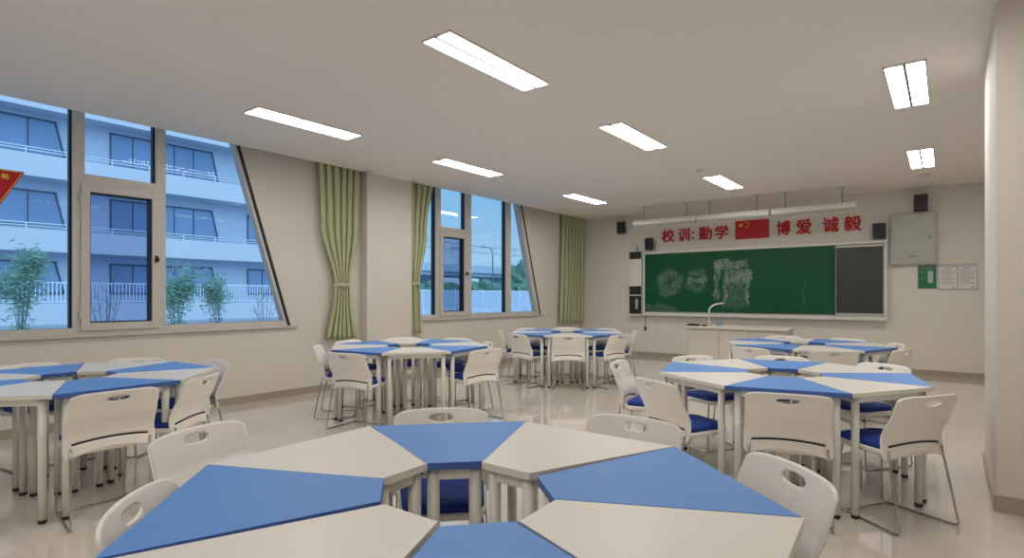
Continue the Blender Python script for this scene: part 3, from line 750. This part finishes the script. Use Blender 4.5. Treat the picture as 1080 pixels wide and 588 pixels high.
# young trees just outside the left window
def small_tree(name, x, y, h, wd, n, lab, leaves=True):
    r_ = thing(name, lab, 'tree', (x, y, -.3), 0, 'young trees in the yard')
    st = MB(); tips = []
    for k in range(9):
        a_ = random.uniform(0, 2 * PI); rr = random.uniform(.05, wd * .5); hh = h * random.uniform(.7, 1.05)
        p0 = Vector((random.uniform(-.05, .05), random.uniform(-.05, .05), 0)); p2 = Vector((rr * math.cos(a_), rr * math.sin(a_), hh)); p1 = (p0 + p2) / 2 + Vector((0, 0, .15 * h)) * .5 - Vector((p2.x, p2.y, 0)) * .2
        pts_ = [p0.lerp(p1, t / 3).lerp(p1.lerp(p2, t / 3), t / 3) for t in range(4)]
        st.tube(pts_, [.012, .009, .006, .003], 5); tips.append(pts_)
        for q_ in range(3):
            t = random.uniform(.4, .95); b0 = p1.lerp(p2, t); b1 = b0 + Vector((random.uniform(-.2, .2), random.uniform(-.2, .2), random.uniform(.05, .3)))
            st.tube([b0, b1], [.005, .002], 4); tips.append([b0, b0.lerp(b1, .5), b1, b1])
    st.build('tree_branches', M['bark'], r_)
    if leaves:
        lf = MB()
        for k in range(int(n * 1.6)):
            pt = random.choice(tips); c_ = pt[random.randint(1, 3)].lerp(pt[random.randint(1, 3)], random.random()) + Vector([random.gauss(0, .10) for _ in range(3)])
            a_ = random.uniform(0, 2 * PI); l_ = random.uniform(.035, .08); d1 = Vector((math.cos(a_), math.sin(a_), random.uniform(-.8, .3))).normalized() * l_; d2 = d1.cross(Vector((random.gauss(0, 1), random.gauss(0, 1), 1))).normalized() * l_ * .28
            lf._add([c_ - d1, c_ + d2, c_ + d1, c_ - d2], [(0, 1, 2, 3)])
        lf.build('foliage', M['leafy'], r_)
small_tree('young_tree', -15.2, 3.05, 2.45, 1.0, 1500, 'young pale green tree seen through the left pane of the left window')
small_tree('young_tree', -15.0, 5.95, 2.1, 1.0, 1500, 'young pale green tree seen through the left window just right of its opening sash')
small_tree('young_tree', -15.0, 6.95, 2.15, .7, 900, 'slender young green tree, rightmost leafy one seen through the left window')
small_tree('bare_shrub', -14.6, 4.35, 2.1, .9, 0, 'bare twiggy shrub seen through the opening sash of the left window', False)
small_tree('bare_shrub', -15.0, 8.2, 1.9, .8, 0, 'bare twiggy shrub near the slanted edge of the left window', False)
small_tree('bare_shrub', -15.2, 2.2, 2.5, .8, 0, 'bare twiggy shrub beyond the red pennant', False)

# beyond window 2: hoarding, trees, viaduct, lamps
hd = thing('site_hoarding', 'pale blue site hoarding across the yard beyond the second window', 'hoarding', (-18, 22, -.3))
relto(hd, MB().box(-18.06, -18, 13.0, 40, -.3, 1.55).build('hoarding_panels', M['hoarding']))
t_ = MB()
for k in range(14): t_.box(-18.0, -17.96, 13 + k * 2.0, 13.06 + k * 2.0, -.3, 1.6)
t_.box(-18.0, -17.97, 13, 40, 1.5, 1.58)
relto(hd, t_.build('hoarding_posts', M['rail']))
t_ = MB()
for k in range(20):
    y_ = 13.5 + k * 1.3
    t_._add([(-17.95, y_, -.2), (-17.95, y_ + .05, -.2), (-17.95, y_ + .65, 1.4), (-17.95, y_ + .6, 1.4)], [(0, 1, 2, 3)])
relto(hd, t_.build('hoarding_braces', M['rail'], solid=.02))
def blob_tree(x, y, r_, h, lab):
    o = thing('roadside_tree', lab, 'tree', (x, y, -.3), 0, 'roadside trees below the viaduct')
    bm = bmesh.new(); bmesh.ops.create_icosphere(bm, subdivisions=4, radius=1)
    for v in bm.verts:
        d_ = 1 + .16 * math.sin(v.co.x * 5 + x) * math.sin(v.co.y * 6 + y) + .12 * math.sin(v.co.z * 9 + x * 2 + v.co.x * 7) + random.gauss(0, .05)
        v.co = Vector((v.co.x * r_ * d_, v.co.y * r_ * d_, h * .58 + v.co.z * h * .42 * d_))
    me = bpy.data.meshes.new('tree_crown'); bm.to_mesh(me); bm.free(); me.materials.append(M['farleaf'])
    c_ = bpy.data.objects.new('tree_crown', me); C.objects.link(c_); c_.parent = o
    MB().tube([(0, 0, 0), (0, 0, h * .4)], [.18, .12], 8).build('tree_trunk', M['bark'], o)
nm_ = ['leftmost', 'second', 'third', 'fourth', 'fifth', 'sixth', 'seventh', 'eighth', 'ninth', 'rightmost']
for k in range(10):
    blob_tree(-56 + 1.5 * (k % 2), 48 + k * 5.2, random.uniform(2.1, 2.5), random.uniform(3.3, 3.9), '%s of the dark green trees in a row under the viaduct' % (nm_[k] if k in (0, 9) else nm_[k] + ' from the left'))
blob_tree(-63.5, 86, 3.2, 7.8, 'tall tree rising above the viaduct in the right pane of the second window')
vd = thing('road_viaduct', 'long grey blue road viaduct on piers beyond the trees', 'viaduct', (-74, 90, -.3))
relto(vd, MB().box(-78, -70, 45, 150, 4.9, 6.2).build('viaduct_deck', M['viaduct']))
relto(vd, MB().box(-70, -69.7, 45, 150, 5.6, 7.0).box(-78.3, -78, 45, 150, 5.6, 7.0).build('viaduct_barrier', M['hoarding']))
for k in range(6): relto(vd, MB().box(-76.5, -71.5, 52 + k * 18, 53.6 + k * 18, -.3, 4.9).build('viaduct_pier', M['viaduct']))
for x, y, h, lab in ((-30, 36.3, 5.5, 'tall street lamp with a curved arm beyond the second window, right one'), (-30, 33.0, 5.2, 'thin street lamp seen in the second window, left one')):
    sl_ = thing('street_lamp', lab, 'street lamp', (x, y, -.3), 0, 'street lamps')
    MB().tube([(0, 0, 0), (0, 0, h - .3), (0, -.2, h), (0, -1.0, h + .12)], [.07, .05, .04, .03], 8).build('lamp_post', M['pole'], sl_)
    MB().box(-.1, .1, -1.5, -.95, h + .06, h + .14).build('lamp_head', M['pole'], sl_)
for k, z in enumerate((10.2, 9.2)):
    pts_ = [(-60 - 0 * t, 40 + t * 6, z - .9 * math.sin(t / 10 * PI)) for t in range(11)]
    tag(MB().tube(pts_, .045, 5).build('power_line', M['pole']), ['upper', 'lower'][k] + ' overhead power line crossing the sky beyond the second window', 'power line', 'power lines')
up = thing('utility_pole', 'concrete utility pole carrying the power lines, left of the street lamps', 'utility pole', (-60.6, 60, -.3))
MB().tube([(0, 0, 0), (0, 0, 11)], [.2, .12], 8).build('pole_shaft', M['pole'], up)
MB().box(-.05, .05, -1.1, 1.1, 9.4, 9.55).box(-.05, .05, -.9, .9, 10.3, 10.42).build('pole_crossarm', M['pole'], up)

# ------------------------------------------------------------------ world and daylight
w = bpy.data.worlds.new('dusk_sky'); sc.world = w; w.use_nodes = True
nt = w.node_tree; N = nt.nodes; N.clear()
tc = N.new('ShaderNodeTexCoord'); sx = N.new('ShaderNodeSeparateXYZ'); r_ = N.new('ShaderNodeValToRGB'); bg = N.new('ShaderNodeBackground'); ou = N.new('ShaderNodeOutputWorld')
nt.links.new(tc.outputs['Generated'], sx.inputs[0]); nt.links.new(sx.outputs[2], r_.inputs[0]); nt.links.new(r_.outputs[0], bg.inputs[0]); nt.links.new(bg.outputs[0], ou.inputs[0])
e = r_.color_ramp.elements; e[0].position = 0; e[0].color = (.36, .57, .78, 1); e[1].position = .15; e[1].color = (.20, .43, .69, 1)
bg.inputs[1].default_value = 1.0
sl_ = bpy.data.lights.new('evening_daylight', 'SUN'); sl_.energy = 1.2; sl_.angle = math.radians(60); sl_.color = (.66, .82, 1)
so = bpy.data.objects.new('evening_daylight', sl_); C.objects.link(so); so.location = (10, 0, 20)
so.rotation_euler = Vector((-.80, .25, -.55)).to_track_quat('-Z', 'Y').to_euler()

# ------------------------------------------------------------------ camera
F = 594.67; a = math.atan((998.3 - 540) / F)
cam = bpy.data.cameras.new('camera'); co = bpy.data.objects.new('camera', cam); C.objects.link(co)
cam.sensor_width = 36; cam.lens = F / 1080 * 36; cam.shift_y = (311.64 - 294) / 1080; cam.clip_start = .02; cam.clip_end = 500
co.location = (0, 0, 1.32); co.rotation_euler = (PI / 2, 0, a)
sc.camera = co

for o in list(C.objects):
    if 'used' in o: del o['used']
sc.view_settings.view_transform = 'Standard'; sc.view_settings.look = 'None'; sc.view_settings.gamma = 1; sc.view_settings.use_curve_mapping = False
sc.view_settings.exposure = .5
cy = sc.cycles
cy.use_denoising = True; cy.max_bounces = 8; cy.diffuse_bounces = 5; cy.glossy_bounces = 4; cy.transparent_max_bounces = 16
cy.sample_clamp_indirect = 4; cy.caustics_reflective = False; cy.caustics_refractive = False
